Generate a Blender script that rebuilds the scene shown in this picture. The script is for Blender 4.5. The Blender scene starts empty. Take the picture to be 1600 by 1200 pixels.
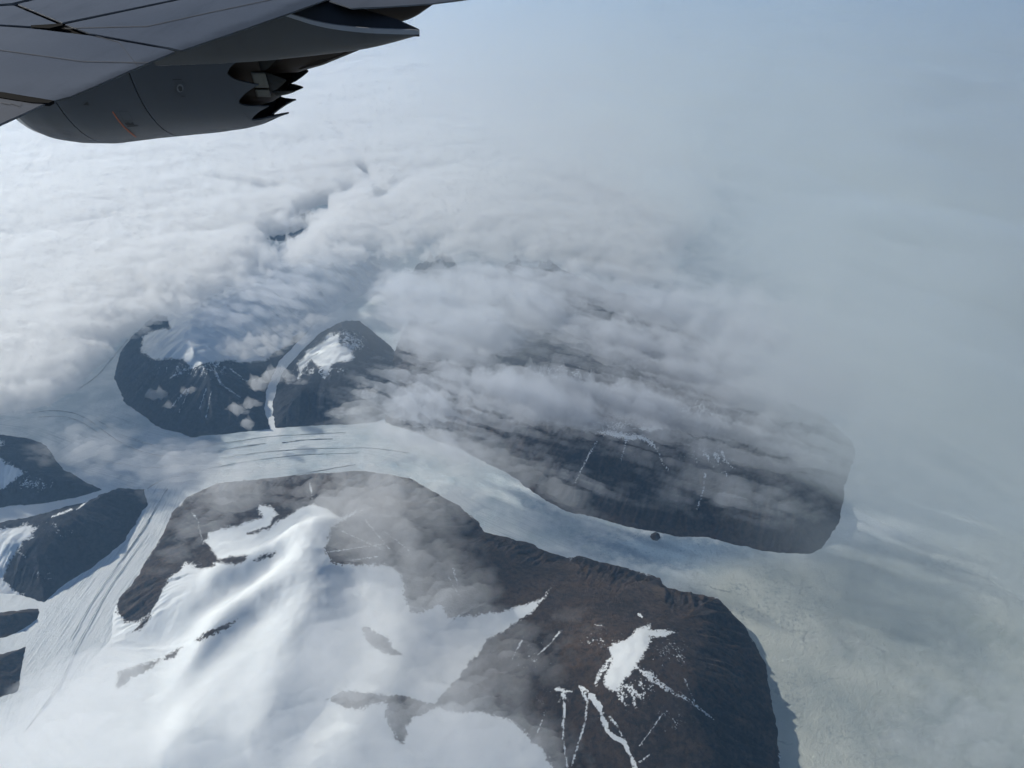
import bpy, bmesh, math, random
import numpy as np
from mathutils import Vector, Matrix

# ------------------------------------------------------------------ camera, sky, sun, exposure
sc = bpy.context.scene
COL = sc.collection
ALT = 10000.0                      # flight level in metres above the ice
PITCH = math.radians(31.0)         # camera looks this far below the horizon
FPX = 1232.0                       # focal length in pixels of a 1600 px wide frame
SUN_AZ = math.radians(-62.0)       # from the camera heading (+Y), negative = left
SUN_EL = math.radians(28.0)

cam_d = bpy.data.cameras.new('camera')
cam_d.sensor_width = 36.0
cam_d.lens = 36.0 * FPX / 1600.0
cam_d.clip_start = 0.2
cam_d.clip_end = 900000.0
cam = bpy.data.objects.new('camera', cam_d)
cam.location = (0, 0, ALT)
cam.rotation_euler = (math.pi / 2 - PITCH, 0, 0)
COL.objects.link(cam)
sc.camera = cam

world = bpy.data.worlds.new('World')
sc.world = world
world.use_nodes = True
wn = world.node_tree
bg = wn.nodes['Background']
sky = wn.nodes.new('ShaderNodeTexSky')
sky.sky_type = 'NISHITA'
sky.sun_disc = False
sky.sun_elevation = SUN_EL
sky.sun_rotation = SUN_AZ
sky.altitude = 3000.0
wn.links.new(sky.outputs[0], bg.inputs[0])
bg.inputs[1].default_value = 0.085

sun_dir = Vector((math.sin(SUN_AZ) * math.cos(SUN_EL), math.cos(SUN_AZ) * math.cos(SUN_EL), math.sin(SUN_EL)))
sun_d = bpy.data.lights.new('sun', 'SUN')
sun_d.energy = 5.0
sun_d.angle = math.radians(0.53)
sun_d.color = (1.0, 0.96, 0.86)
sun = bpy.data.objects.new('sun', sun_d)
sun.rotation_euler = sun_dir.to_track_quat('Z', 'Y').to_euler()
sun.location = (0, 0, ALT + 500)
COL.objects.link(sun)

sc.view_settings.view_transform = 'Standard'
sc.view_settings.look = 'None'
sc.view_settings.gamma = 1.0
sc.view_settings.use_curve_mapping = False
sc.view_settings.exposure = -0.08
sc.cycles.use_denoising = True
sc.cycles.max_bounces = 12
sc.cycles.volume_bounces = 5
sc.cycles.diffuse_bounces = 2
sc.cycles.transparent_max_bounces = 24
sc.cycles.use_adaptive_sampling = True
sc.cycles.adaptive_threshold = 0.04
sc.cycles.adaptive_min_samples = 16
sc.cycles.time_limit = 900

# ------------------------------------------------------------------ number helpers
SP, CP = math.sin(PITCH), math.cos(PITCH)


def ray(px, py):
    """direction of the sight line through photograph pixel (px, py); forward component not normalised"""
    x = (np.asarray(px, float) - 800.0) / FPX
    y = (600.0 - np.asarray(py, float)) / FPX
    return x, CP + y * SP, y * CP - SP


def ground(px, py, z=0.0):
    dx, dy, dz = ray(px, py)
    t = (z - ALT) / dz
    return dx * t, dy * t


def to_px(x, y, z):
    dz = z - ALT
    fwd = y * CP - dz * SP
    up = y * SP + dz * CP
    fwd = np.maximum(fwd, 1.0)
    return 800.0 + FPX * x / fwd, 600.0 - FPX * up / fwd


def _hash(ix, iy, seed):
    h = (ix.astype(np.int64) * 374761393 + iy.astype(np.int64) * 668265263 + seed * 2246822519) & 0xFFFFFFFF
    h = ((h ^ (h >> 13)) * 1274126177) & 0xFFFFFFFF
    h = (h ^ (h >> 16)) & 0xFFFFFFFF
    return h.astype(np.float64) * (2 * math.pi / 4294967296.0)


def perlin(x, y, seed=0):
    x = np.asarray(x, float); y = np.asarray(y, float)
    ix = np.floor(x); iy = np.floor(y)
    fx = x - ix; fy = y - iy
    ux = fx * fx * fx * (fx * (fx * 6 - 15) + 10); uy = fy * fy * fy * (fy * (fy * 6 - 15) + 10)
    out = 0
    for ox in (0, 1):
        for oy in (0, 1):
            a = _hash(ix + ox, iy + oy, seed)
            g = np.cos(a) * (fx - ox) + np.sin(a) * (fy - oy)
            out = out + g * (ux if ox else 1 - ux) * (uy if oy else 1 - uy)
    return out * 1.5


def fbm(x, y, oct=5, seed=0, gain=0.5):
    s = 0; a = 1.0; n = 0
    for k in range(oct):
        s = s + a * perlin(x, y, seed + k * 17)
        n += a; a *= gain; x = x * 2.03 + 11.7; y = y * 2.03 - 5.3
    return s / n


def billow(x, y, oct=5, seed=0, gain=0.5):
    s = 0; a = 1.0; n = 0
    for k in range(oct):
        s = s + a * np.abs(perlin(x, y, seed + k * 17))
        n += a; a *= gain; x = x * 2.07 + 3.7; y = y * 2.07 - 9.3
    return s / n * 2.4          # about 0..1


def sst(a, b, x):
    t = np.clip((x - a) / (b - a), 0, 1)
    return t * t * (3 - 2 * t)


def poly_sd(x, y, poly, arc=False):
    """signed distance to a polygon, positive inside; optionally the arc length of the nearest border point"""
    P = np.asarray(poly, float)
    shp = np.shape(x)
    x = np.ravel(x); y = np.ravel(y)
    best = np.full(x.shape, 1e30); inside = np.zeros(x.shape, bool); s_best = np.zeros(x.shape)
    s0 = 0.0
    for i in range(len(P)):
        ax, ay = P[i]; bx, by = P[(i + 1) % len(P)]
        ex, ey = bx - ax, by - ay
        L2 = ex * ex + ey * ey + 1e-12
        t = np.clip(((x - ax) * ex + (y - ay) * ey) / L2, 0, 1)
        d = (x - ax - t * ex) ** 2 + (y - ay - t * ey) ** 2
        m = d < best
        best = np.where(m, d, best)
        if arc:
            s_best = np.where(m, s0 + t * math.sqrt(L2), s_best)
        s0 += math.sqrt(L2)
        c = ((ay > y) != (by > y)) & (x < ex * (y - ay) / (ey if abs(ey) > 1e-12 else 1e-12) + ax)
        inside ^= c
    sd = np.where(inside, 1, -1) * np.sqrt(best)
    if arc:
        return sd.reshape(shp), s_best.reshape(shp)
    return sd.reshape(shp)


def line_d(x, y, pts):
    """distance to an open polyline and the fraction along it"""
    P = np.asarray(pts, float)
    shp = np.shape(x); x = np.ravel(x); y = np.ravel(y)
    best = np.full(x.shape, 1e30); fr = np.zeros(x.shape)
    seg = np.hypot(*(P[1:] - P[:-1]).T); tot = seg.sum(); s0 = 0
    for i in range(len(P) - 1):
        ax, ay = P[i]; ex, ey = P[i + 1] - P[i]
        t = np.clip(((x - ax) * ex + (y - ay) * ey) / (ex * ex + ey * ey + 1e-12), 0, 1)
        d = (x - ax - t * ex) ** 2 + (y - ay - t * ey) ** 2
        m = d < best
        best = np.where(m, d, best); fr = np.where(m, (s0 + t * seg[i]) / tot, fr)
        s0 += seg[i]
    return np.sqrt(best).reshape(shp), fr.reshape(shp)


def gpoly(pts, z=0.0):
    a = np.asarray(pts, float)
    return np.stack(ground(a[:, 0], a[:, 1], z), 1)


# ------------------------------------------------------------------ mesh helpers
def mesh_obj(name, verts, faces, mat, parent=None, smooth=True, attrs=None):
    me = bpy.data.meshes.new(name)
    if isinstance(verts, np.ndarray) and isinstance(faces, np.ndarray):
        nv, nf, k = len(verts), len(faces), faces.shape[1]
        me.vertices.add(nv); me.vertices.foreach_set('co', verts.astype(np.float32).ravel())
        me.loops.add(nf * k); me.loops.foreach_set('vertex_index', faces.astype(np.int32).ravel())
        me.polygons.add(nf)
        me.polygons.foreach_set('loop_start', np.arange(0, nf * k, k, dtype=np.int32))
        me.polygons.foreach_set('loop_total', np.full(nf, k, np.int32))
        me.update(calc_edges=True)
    else:
        me.from_pydata([tuple(v) for v in verts], [], [tuple(f) for f in faces])
        me.update()
    me.polygons.foreach_set('use_smooth', np.full(len(me.polygons), smooth, bool))
    for k, v in (attrs or {}).items():
        a = me.attributes.new(k, 'FLOAT', 'POINT')
        a.data.foreach_set('value', np.asarray(v, np.float32).ravel())
    if mat:
        me.materials.append(mat)
    if smooth and len(me.polygons) < 20000:
        me.set_sharp_from_angle(angle=math.radians(32))
    o = bpy.data.objects.new(name, me)
    COL.objects.link(o)
    if parent:
        o.parent = parent
    return o


def tag(o, label=None, cat=None, group=None, kind=None):
    for k, v in (('label', label), ('category', cat), ('group', group), ('kind', kind)):
        if v:
            o[k] = v
    return o


def grid_faces(nx, ny):
    i = np.arange(nx - 1)[None, :] + np.arange(ny - 1)[:, None] * nx
    i = i.ravel()
    return np.stack([i, i + 1, i + nx + 1, i + nx], 1)


# ------------------------------------------------------------------ materials
class NT:
    def __init__(self, name):
        self.m = bpy.data.materials.new(name); self.m.use_nodes = True
        self.t = self.m.node_tree
        self.b = self.t.nodes['Principled BSDF']; self.out = self.t.nodes['Material Output']

    def n(self, kind, **kw):
        nd = self.t.nodes.new('ShaderNode' + kind)
        for k, v in kw.items():
            if k == 'ins':
                for kk, vv in v.items():
                    if hasattr(vv, 'is_output') or isinstance(vv, bpy.types.NodeSocket):
                        self.t.links.new(vv, nd.inputs[kk])
                    else:
                        nd.inputs[kk].default_value = vv
            else:
                setattr(nd, k, v)
        return nd

    def link(self, a, b):
        self.t.links.new(a, b)

    def math(self, op, a, b=None, c=None, clamp=False):
        nd = self.n('Math', operation=op, use_clamp=clamp)
        for i, v in enumerate((a, b, c)):
            if v is None:
                continue
            if isinstance(v, bpy.types.NodeSocket):
                self.link(v, nd.inputs[i])
            else:
                nd.inputs[i].default_value = v
        return nd.outputs[0]

    def noise(self, scale, detail=4, rough=0.55, vec=None, dist=0.0):
        nd = self.n('TexNoise', ins={'Scale': scale, 'Detail': detail, 'Roughness': rough, 'Distortion': dist})
        if vec is not None:
            self.link(vec, nd.inputs['Vector'])
        return nd.outputs['Fac']

    def pos(self, scale=(1, 1, 1), rotz=0.0):
        g = self.n('NewGeometry')
        mp = self.n('Mapping')
        self.link(g.outputs['Position'], mp.inputs['Vector'])
        mp.inputs['Scale'].default_value = scale
        mp.inputs['Rotation'].default_value = (0, 0, rotz)
        return mp.outputs[0]

    def mix(self, fac, a, b):
        nd = self.n('Mix', data_type='RGBA')
        for s, v in ((nd.inputs[0], fac), (nd.inputs[6], a), (nd.inputs[7], b)):
            if isinstance(v, bpy.types.NodeSocket):
                self.link(v, s)
            else:
                s.default_value = v if not isinstance(v, tuple) or len(v) == 4 else (*v, 1)
        return nd.outputs[2]

    def range(self, v, a, b, lo=0.0, hi=1.0, smooth=True):
        nd = self.n('MapRange', interpolation_type='SMOOTHSTEP' if smooth else 'LINEAR')
        self.link(v, nd.inputs[0])
        for i, x in enumerate((a, b, lo, hi)):
            nd.inputs[i + 1].default_value = x
        return nd.outputs[0]

    def attr(self, name):
        return self.n('Attribute', attribute_name=name).outputs['Fac']

    def bump(self, h, strength=0.5, dist=1.0):
        nd = self.n('Bump', ins={'Strength': strength, 'Distance': dist, 'Height': h})
        return nd.outputs[0]


def mat_mountain():
    m = NT('mountain_rock_and_snow')
    p = m.pos((0.001, 0.001, 0.001))
    fine = m.noise(14.0, 6, 0.65, p)
    big = m.noise(1.3, 5, 0.6, p)
    pst = m.pos((0.001, 0.001, 0.0003))
    strat = m.noise(9.0, 6, 0.7, pst, 0.6)
    rock = m.mix(m.range(big, 0.35, 0.65), (0.035, 0.025, 0.019), (0.074, 0.047, 0.030))
    rock = m.mix(m.range(strat, 0.42, 0.75), rock, (0.085, 0.066, 0.054))
    rock = m.mix(m.range(fine, 0.55, 0.35, 0, 0.7), rock, (0.016, 0.015, 0.015))
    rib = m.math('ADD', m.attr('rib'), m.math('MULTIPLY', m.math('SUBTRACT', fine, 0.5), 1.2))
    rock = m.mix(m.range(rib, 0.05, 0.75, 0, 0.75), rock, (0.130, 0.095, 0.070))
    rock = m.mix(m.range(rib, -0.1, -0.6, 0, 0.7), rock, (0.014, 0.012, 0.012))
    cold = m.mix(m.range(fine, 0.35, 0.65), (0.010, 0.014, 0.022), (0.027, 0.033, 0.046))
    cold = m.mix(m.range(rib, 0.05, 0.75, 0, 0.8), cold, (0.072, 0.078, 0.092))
    rock = m.mix(m.attr('shade_blue'), rock, cold)  # bluish tone of shade and haze mixed into the rock colour
    sn = m.attr('snow')
    edge = m.noise(30.0, 6, 0.7, p)
    v = m.math('ADD', sn, m.math('MULTIPLY', m.math('SUBTRACT', edge, 0.5), 1.35))
    fac = m.range(v, 0.44, 0.56)
    snowc = m.mix(m.noise(2.0, 4, 0.5, p), (0.66, 0.69, 0.70), (0.77, 0.785, 0.78))
    m.link(m.mix(fac, rock, snowc), m.b.inputs['Base Color'])
    m.b.inputs['Roughness'].default_value = 0.9
    m.b.inputs['Specular IOR Level'].default_value = 0.15
    rockb = m.bump(m.math('ADD', fine, m.noise(60.0, 5, 0.6, p)), 1.0, 26.0)
    snowb = m.bump(m.noise(2.5, 3, 0.5, p), 0.12, 20.0)
    mx = m.n('Mix', data_type='VECTOR')
    m.link(fac, mx.inputs[0]); m.link(rockb, mx.inputs[4]); m.link(snowb, mx.inputs[5])
    m.link(mx.outputs[1], m.b.inputs['Normal'])
    return m.m


def mat_ice():
    m = NT('glacier_ice')
    p = m.pos((0.001, 0.001, 0.001))
    warp = m.noise(1.1, 5, 0.6, p)
    c = m.mix(m.range(warp, 0.35, 0.65), (0.43, 0.50, 0.53), (0.63, 0.67, 0.675))
    blue = m.attr('blue_ice')
    bn = m.math('ADD', blue, m.math('MULTIPLY', m.math('SUBTRACT', m.noise(6.0, 6, 0.65, p), 0.5), 0.7))
    c = m.mix(m.range(bn, 0.25, 0.95), c, (0.16, 0.23, 0.31))
    c = c
    pond = m.range(m.math('ADD', m.noise(22.0, 3, 0.5, p), m.math('MULTIPLY', blue, 0.2)), 0.74, 0.90)
    c = m.mix(m.math('MULTIPLY', pond, m.range(blue, 0.05, 0.5)), c, (0.09, 0.15, 0.22))
    fj = m.range(m.noise(0.35, 5, 0.6, p), 0.35, 0.68)
    c = m.mix(m.attr('cracks'), c, m.mix(fj, (0.25, 0.285, 0.28), (0.47, 0.485, 0.435)))
    c = m.mix(m.attr('firn_and_sunlit'), c, (0.72, 0.745, 0.745))
    # cracks of the broken ice
    vo = m.n('TexVoronoi', feature='DISTANCE_TO_EDGE', ins={'Scale': 1.3, 'Randomness': 1.0})
    wv = m.n('VectorMath', operation='ADD')
    nz = m.n('TexNoise', ins={'Scale': 2.2, 'Detail': 6.0, 'Roughness': 0.65})
    m.link(p, nz.inputs['Vector'])
    nzs = m.n('VectorMath', operation='SCALE'); m.link(nz.outputs['Color'], nzs.inputs[0]); nzs.inputs['Scale'].default_value = 0.45
    m.link(p, wv.inputs[0]); m.link(nzs.outputs[0], wv.inputs[1])
    m.link(wv.outputs[0], vo.inputs['Vector'])
    cr = m.attr('cracks')
    crack = m.math('MULTIPLY', m.range(vo.outputs[0], 0.026, 0.004), m.math('MULTIPLY', cr, m.range(m.noise(1.1, 4, 0.6, p), 0.48, 0.66)))
    c = m.mix(m.math('MULTIPLY', crack, 0.6), c, (0.16, 0.18, 0.19))
    speck = m.math('MULTIPLY', cr, m.range(m.noise(13.0, 8, 0.8, p), 0.48, 0.60))
    speck = m.math('MULTIPLY', speck, m.range(m.noise(0.8, 5, 0.65, p), 0.46, 0.60))
    c = m.mix(m.math('MULTIPLY', speck, 0.75), c, (0.22, 0.25, 0.26))
    # flow bands of the valley glaciers
    flow = m.attr('flow')
    fv = m.n('CombineXYZ'); m.link(flow, fv.inputs[0]); m.link(m.attr('along'), fv.inputs[1])
    bands = m.noise(1.0, 5, 0.7, fv.outputs[0])
    fs = m.attr('flow_amount')
    c = m.mix(m.math('MULTIPLY', m.range(bands, 0.50, 0.64), m.math('MULTIPLY', fs, 0.5)), c, (0.33, 0.39, 0.42))
    m.link(c, m.b.inputs['Base Color'])
    m.b.inputs['Roughness'].default_value = 0.75
    m.b.inputs['Specular IOR Level'].default_value = 0.2
    h = m.math('ADD', m.noise(9.0, 6, 0.65, p), m.math('MULTIPLY', bands, fs))
    h = m.math('ADD', h, m.math('MULTIPLY', m.noise(34.0, 5, 0.7, p), 0.55))
    m.link(m.bump(h, 0.7, 26.0), m.b.inputs['Normal'])
    return m.m


def mat_plain(name, col, rough=0.6, metal=0.0, spec=0.4):
    m = NT(name)
    m.b.inputs['Base Color'].default_value = (*col, 1)
    m.b.inputs['Roughness'].default_value = rough
    m.b.inputs['Metallic'].default_value = metal
    m.b.inputs['Specular IOR Level'].default_value = spec
    return m.m


def mat_volume(name, density, col=(1, 1, 1), g=0.0):
    m = NT(name)
    m.t.nodes.remove(m.b)
    v = m.n('VolumePrincipled')
    v.inputs['Color'].default_value = (*col, 1)
    v.inputs['Density'].default_value = density
    v.inputs['Anisotropy'].default_value = g
    m.link(v.outputs[0], m.out.inputs['Volume'])
    m.m.cycles.homogeneous_volume = True
    return m.m


ROCK = mat_mountain()
ICE = mat_ice()

# ------------------------------------------------------------------ glacier, sea ice: one sheet to the horizon
MAIN_FLOW = [(-260, 560), (-60, 640), (60, 655), (150, 690), (260, 720), (400, 712), (560, 698), (660, 720), (760, 790), (900, 850), (1050, 880), (1250, 930), (1500, 1020)]
BRANCH_FLOW = [(20, 1230), (80, 1060), (150, 950), (230, 840), (270, 760), (340, 722), (460, 708), (580, 704), (660, 726)]


def make_ice():
    xs = np.concatenate([-np.geomspace(300000, 9500, 24)[:-1], np.linspace(-9000, 14000, 520), np.geomspace(14300, 300000, 24)])
    ys = np.concatenate([-np.geomspace(150000, 900, 12)[:-1], np.linspace(0, 3800, 20), np.linspace(3900, 24000, 460), np.geomspace(24300, 500000, 60)])
    X, Y = np.meshgrid(xs, ys)
    u, v = to_px(X, Y, np.zeros_like(X))
    near = (Y > 2000) & (Y < 30000)
    Z = 14 * fbm(X / 2600, Y / 2600, 4, 3) * near + 5 * fbm(X / 420, Y / 420, 3, 9) * near
    # blue melt area of the tongue, sea ice with cracks to the right of it
    blue = np.exp(-(((u - 1110) / 170) ** 2 + ((v - 868 - (u - 1110) * 0.10) / 34) ** 2)) * 0.95
    blue += np.exp(-(((u - 830) / 60) ** 2 + ((v - 782 - (u - 830) * 0.55) / 22) ** 2)) * 0.6
    blue += np.exp(-(((u - 960) / 120) ** 2 + ((v - 850 - (u - 960) * 0.2) / 40) ** 2)) * 0.35
    blue += np.exp(-(((u - 250) / 150) ** 2 + ((v - 690) / 40) ** 2)) * 0.22
    blue = np.where(near, blue, 0)
    cr = sst(980, 1150, u + (v - 900) * 0.2) * sst(820, 900, v + (u - 1300) * 0.12) * near
    firn_and_sunlit = sst(1020, 880, u + (v - 900) * 0.3) * sst(700, 830, v + (200 - u) * 0.05) * sst(420, 330, u) * near * np.clip(0.92 + 0.35 * fbm(X / 1500, Y / 1500, 4, 5), 0, 1)
    gd, gf = line_d(u, v, [(426, 672), (414, 640), (414, 605), (428, 570), (460, 535), (520, 490)])
    firn_and_sunlit = np.maximum(firn_and_sunlit, sst(26, 8, gd) * near)
    firn_and_sunlit = np.maximum(firn_and_sunlit, 0.35 * np.exp(-(((u - 1460) * 0.93 + (v - 860) * 0.36) / 170) ** 2 - (((v - 860) * 0.93 - (u - 1460) * 0.36) / 50) ** 2) * near)  # pale strip: sunlit ice between cloud shadows, put into the colour
    flow = np.zeros_like(X); along = np.zeros_like(X); amt = np.zeros_like(X)
    for pts, w in ((MAIN_FLOW, 900.0), (BRANCH_FLOW, 650.0)):
        g = gpoly(pts)
        dd, fr = line_d(X, Y, g)
        # signed side from the local direction
        idx = np.clip((fr * (len(g) - 1)).astype(int), 0, len(g) - 2)
        tx = g[idx + 1] - g[idx]
        near_pt = g[idx]
        side = np.sign(tx[..., 0] * (Y - near_pt[..., 1]) - tx[..., 1] * (X - near_pt[..., 0]))
        a = sst(w * 1.5, w * 0.9, dd) * sst(1080, 760, u)
        take = a > amt
        flow = np.where(take, side * dd / 34.0, flow)
        along = np.where(take, fr * 14.0, along)
        amt = np.maximum(amt, a)
    amt *= near
    V = np.stack([X.ravel(), Y.ravel(), Z.ravel()], 1)
    o = mesh_obj('glacier', V, grid_faces(len(xs), len(ys)), ICE, attrs={'firn_and_sunlit': firn_and_sunlit, 'blue_ice': blue, 'cracks': cr, 'flow': flow, 'along': along, 'flow_amount': amt})
    tag(o, 'white glacier ice flowing between the dark mountains out to the frozen fjord', 'glacier', kind='structure')
    return o


glacier = make_ice()


# ------------------------------------------------------------------ mountains
def make_mountain(name, label, foot, H, slope=0.72, step=36.0, plateau=None, default_snow=0.0, rock=(), snow=(), lines=(), seed=1,
                  micro=1.0, gully=70.0, sprinkle=None, edge=70.0, shade_blue=0.0):
    G = gpoly(foot)
    x0, y0 = G.min(0) - 150; x1, y1 = G.max(0) + 150
    nx = max(20, int((x1 - x0) / step)); ny = max(20, int((y1 - y0) / step))
    X, Y = np.meshgrid(np.linspace(x0, x1, nx), np.linspace(y0, y1, ny))
    wx = X + edge * fbm(X / 700, Y / 700, 4, seed + 5); wy = Y + edge * fbm(X / 700 + 9, Y / 700, 4, seed + 6)
    ed2 = min(40.0, edge * 0.6)
    wx = wx + ed2 * fbm(X / 170, Y / 170, 4, seed + 3, 0.6); wy = wy + ed2 * fbm(X / 170 + 5, Y / 170, 4, seed + 4, 0.6)
    d, s = poly_sd(wx, wy, G, arc=True)
    env = sst(0, 260, d) * sst(1900, 600, d)
    gl = np.abs(fbm(s / 210.0, d / 1500.0, 3, seed + 7)) * 2.2 - 0.55
    spur = np.abs(fbm(s / 800.0, d / 2600.0, 3, seed + 9)) * 2.4 - 0.6
    gl2 = np.abs(fbm(s / 70.0, d / 900.0, 2, seed + 8)) * 2.0 - 0.5
    de = d + gully * 1.25 * env * gl + gully * 2.0 * sst(100, 700, d) * sst(2300, 1000, d) * spur + gully * 0.42 * env * gl2
    hp = H * (1 + (0.07 + 0.09 * micro) * fbm(X / 1500, Y / 1500, 5, seed + 11) - 0.16 * micro * np.abs(fbm(X / 1100, Y / 1100, 5, seed + 12))) + micro * 30 * fbm(X / 300, Y / 300, 4, seed + 13)
    if plateau is not None:
        hp = hp * plateau(X, Y)
    a = de * (slope(X, Y) if callable(slope) else slope)
    k = min(110.0, 0.12 * H)
    h = np.where(de > -200, -k * np.log(np.exp(-np.clip(a, -400, 4000) / k) + np.exp(-np.clip(hp, 5, 4000) / k)), -40)
    h = h + micro * 12 * fbm(X / 130, Y / 130, 4, seed + 21) * sst(0, 150, d)
    h = np.maximum(h, -45)
    u, v = to_px(X, Y, h)
    wu = u + 9 * fbm(u / 30, v / 22, 5, seed + 31, 0.6); wv = v + 7 * fbm(u / 30 + 4, v / 22, 5, seed + 32, 0.6)
    if default_snow > 0.5:
        sd = np.full(X.shape, 30.0)
        for p in rock:
            sd = np.minimum(sd, -poly_sd(wu, wv, p))
    else:
        sd = np.full(X.shape, -30.0)
    for p in snow:
        sd = np.maximum(sd, poly_sd(wu, wv, p))
    for pts, w in lines:
        dd, fr = line_d(u + 1.5 * fbm(u / 9, v / 9, 3, seed + 41), v, pts)
        tape = 0.62 * w * (0.35 + 0.8 * np.clip(0.5 + 1.2 * fbm(u / 14, v / 14, 3, seed + 43), 0, 1)) * (1 - 0.5 * fr)
        sd = np.maximum(sd, np.minimum((tape - dd) * 2.2, 5.0))
    att = np.clip(0.5 + sd / 17.0, 0, 1)
    if sprinkle is not None:
        for (cx, cy, rx, ry, amp) in sprinkle:
            w = np.exp(-(((u - cx) / rx) ** 2 + ((v - cy) / ry) ** 2))
            rid = 1 - 3.0 * np.abs(fbm((X * 0.8 + Y * 0.4) / 150, (Y - X * 0.3) / 420, 5, seed + 51, 0.62))
            att = np.maximum(att, np.clip(w * amp * (rid * 1.1), 0, 0.62))
    keep = (d > -120)
    F = grid_faces(nx, ny)
    km = keep.ravel()
    F = F[km[F].any(1)]
    used = np.zeros(nx * ny, bool); used[F.ravel()] = True
    ren = np.cumsum(used) - 1
    V = np.stack([X.ravel(), Y.ravel(), h.ravel()], 1)[used]
    o = mesh_obj(name, V, ren[F], ROCK, attrs={'snow': att.ravel()[used], 'shade_blue': np.full(int(used.sum()), shade_blue), 'rib': ((gl * 0.7 + gl2 * 0.5) * env).ravel()[used]})
    tag(o, label, 'mountain', kind='structure')
    return o


def gauss(X, Y, px, py, z, r):
    gx, gy = ground(px, py, z)
    return np.exp(-((X - gx) ** 2 + (Y - gy) ** 2) / (r * r))


def ridge(X, Y, pts, z, r, seed=0):
    d, fr = line_d(X, Y, gpoly(pts, z))
    return np.exp(-(d / r) ** 2) * sst(0, 0.15, fr + 0.05) * sst(1.0, 0.8, fr)


# upper left, the blue of shade and haze put into its rock colour
make_mountain('mountain', 'dark shaded mountain with snow plateau and pale gullies above the glacier bend',
    [(213, 520), (190, 545), (178, 590), (195, 630), (250, 668), (300, 683), (360, 678), (422, 671), (414, 640), (418, 600), (440, 560),
     (500, 500), (600, 440), (640, 380), (520, 370), (400, 410), (290, 470), (240, 505)], 1150, seed=100,
    snow=[[(222, 528), (250, 513), (264, 514), (262, 496), (180, 470), (280, 360), (720, 320), (780, 420), (640, 480), (470, 520), (440, 545), (410, 565), (350, 562), (300, 575), (285, 560), (240, 562), (222, 552)]],
    lines=[([(318, 572), (314, 590)], 3.0), ([(336, 580), (345, 600), (375, 620)], 3.0), ([(300, 600), (285, 615), (268, 636)], 1.6),
           ([(322, 606), (312, 640)], 1.5), ([(295, 610), (280, 645)], 1.3), ([(330, 612), (322, 655)], 1.2), ([(310, 570), (265, 590)], 2.0),
           ([(360, 576), (385, 596), (400, 592)], 1.5), ([(345, 560), (335, 580)], 2.0)],
    sprinkle=[(310, 575, 90, 22, 0.55)], gully=110, shade_blue=1.0)
make_mountain('mountain', 'rounded dark mountain with a snow bowl on its summit between cloud streams',
    [(428, 668), (426, 628), (438, 590), (455, 565), (500, 520), (560, 500), (610, 540), (640, 600), (640, 640), (590, 660), (520, 664)], 1080, seed=200,
    plateau=lambda X, Y: 0.86 + 0.22 * gauss(X, Y, 545, 512, 1100, 900) - 0.10 * gauss(X, Y, 520, 560, 1000, 500),
    snow=[[(466, 568), (480, 548), (500, 540), (515, 522), (530, 520), (528, 535), (548, 545), (552, 556), (535, 565), (520, 570), (506, 590), (500, 570), (482, 562), (470, 585)]],
    lines=[([(466, 592), (474, 570)], 2.5), ([(540, 520), (556, 532), (552, 548)], 3.0), ([(505, 575), (507, 592)], 2.2)],
    sprinkle=[(540, 535, 40, 25, 0.75), (500, 580, 60, 12, 0.6)], gully=60, shade_blue=0.9)
# the long mountain with two ridges
make_mountain('mountain', 'long brown mountain with two ridges under the cloud bands beside the ice tongue',
    [(600, 660), (660, 680), (720, 702), (790, 738), (830, 765), (878, 796), (940, 812), (1000, 826), (1060, 838), (1105, 838), (1150, 850), (1210, 862), (1265, 868),
     (1292, 853), (1310, 815), (1321, 775), (1322, 745), (1337, 714), (1332, 690), (1300, 660), (1200, 590), (1050, 500), (900, 440), (760, 430), (640, 500), (600, 580)],
    1150, seed=300, step=31.0,
    plateau=lambda X, Y: 0.97 - 0.55 * np.exp(-(line_d(X, Y, gpoly([(700, 560), (860, 600), (1050, 660), (1200, 690), (1340, 735)], 500))[0] / 620) ** 2)
        + 0.10 * ridge(X, Y, [(760, 640), (900, 680), (1000, 690), (1100, 700), (1180, 735)], 1100, 350) - 0.28 * gauss(X, Y, 1330, 770, 300, 1700),
    snow=[[(930, 676), (960, 673), (985, 678), (1010, 685), (1024, 700), (1016, 698), (1000, 688), (960, 682)], [(1000, 670), (1030, 664), (1035, 668), (1005, 675)]],
    lines=[([(932, 690), (915, 720), (898, 756)], 1.8), ([(978, 688), (970, 722)], 1.2), ([(1102, 740), (1099, 765), (1090, 795)], 2.2), ([(1030, 708), (1034, 722), (1046, 736)], 2.5),
           ([(1128, 705), (1132, 718), (1146, 732)], 3.0), ([(1128, 738), (1135, 738), (1136, 744)], 1.5), ([(1066, 760), (1074, 770)], 1.5), ([(1018, 692), (1028, 704)], 3.0),
           ([(985, 500), (1010, 496), (1030, 493)], 1.8), ([(1060, 640), (1085, 636), (1098, 632)], 2.0), ([(1068, 650), (1100, 642)], 1.5), ([(820, 576), (832, 572)], 2.0), ([(868, 580), (880, 570)], 2.0),
           ([(960, 600), (975, 595)], 1.5), ([(965, 606), (985, 604)], 1.5)],
    sprinkle=[(1090, 640, 60, 25, 0.55), (880, 585, 110, 22, 0.55), (1110, 715, 60, 22, 0.6), (1010, 500, 70, 16, 0.5), (960, 665, 90, 14, 0.6)], gully=95, shade_blue=0.35)

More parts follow.
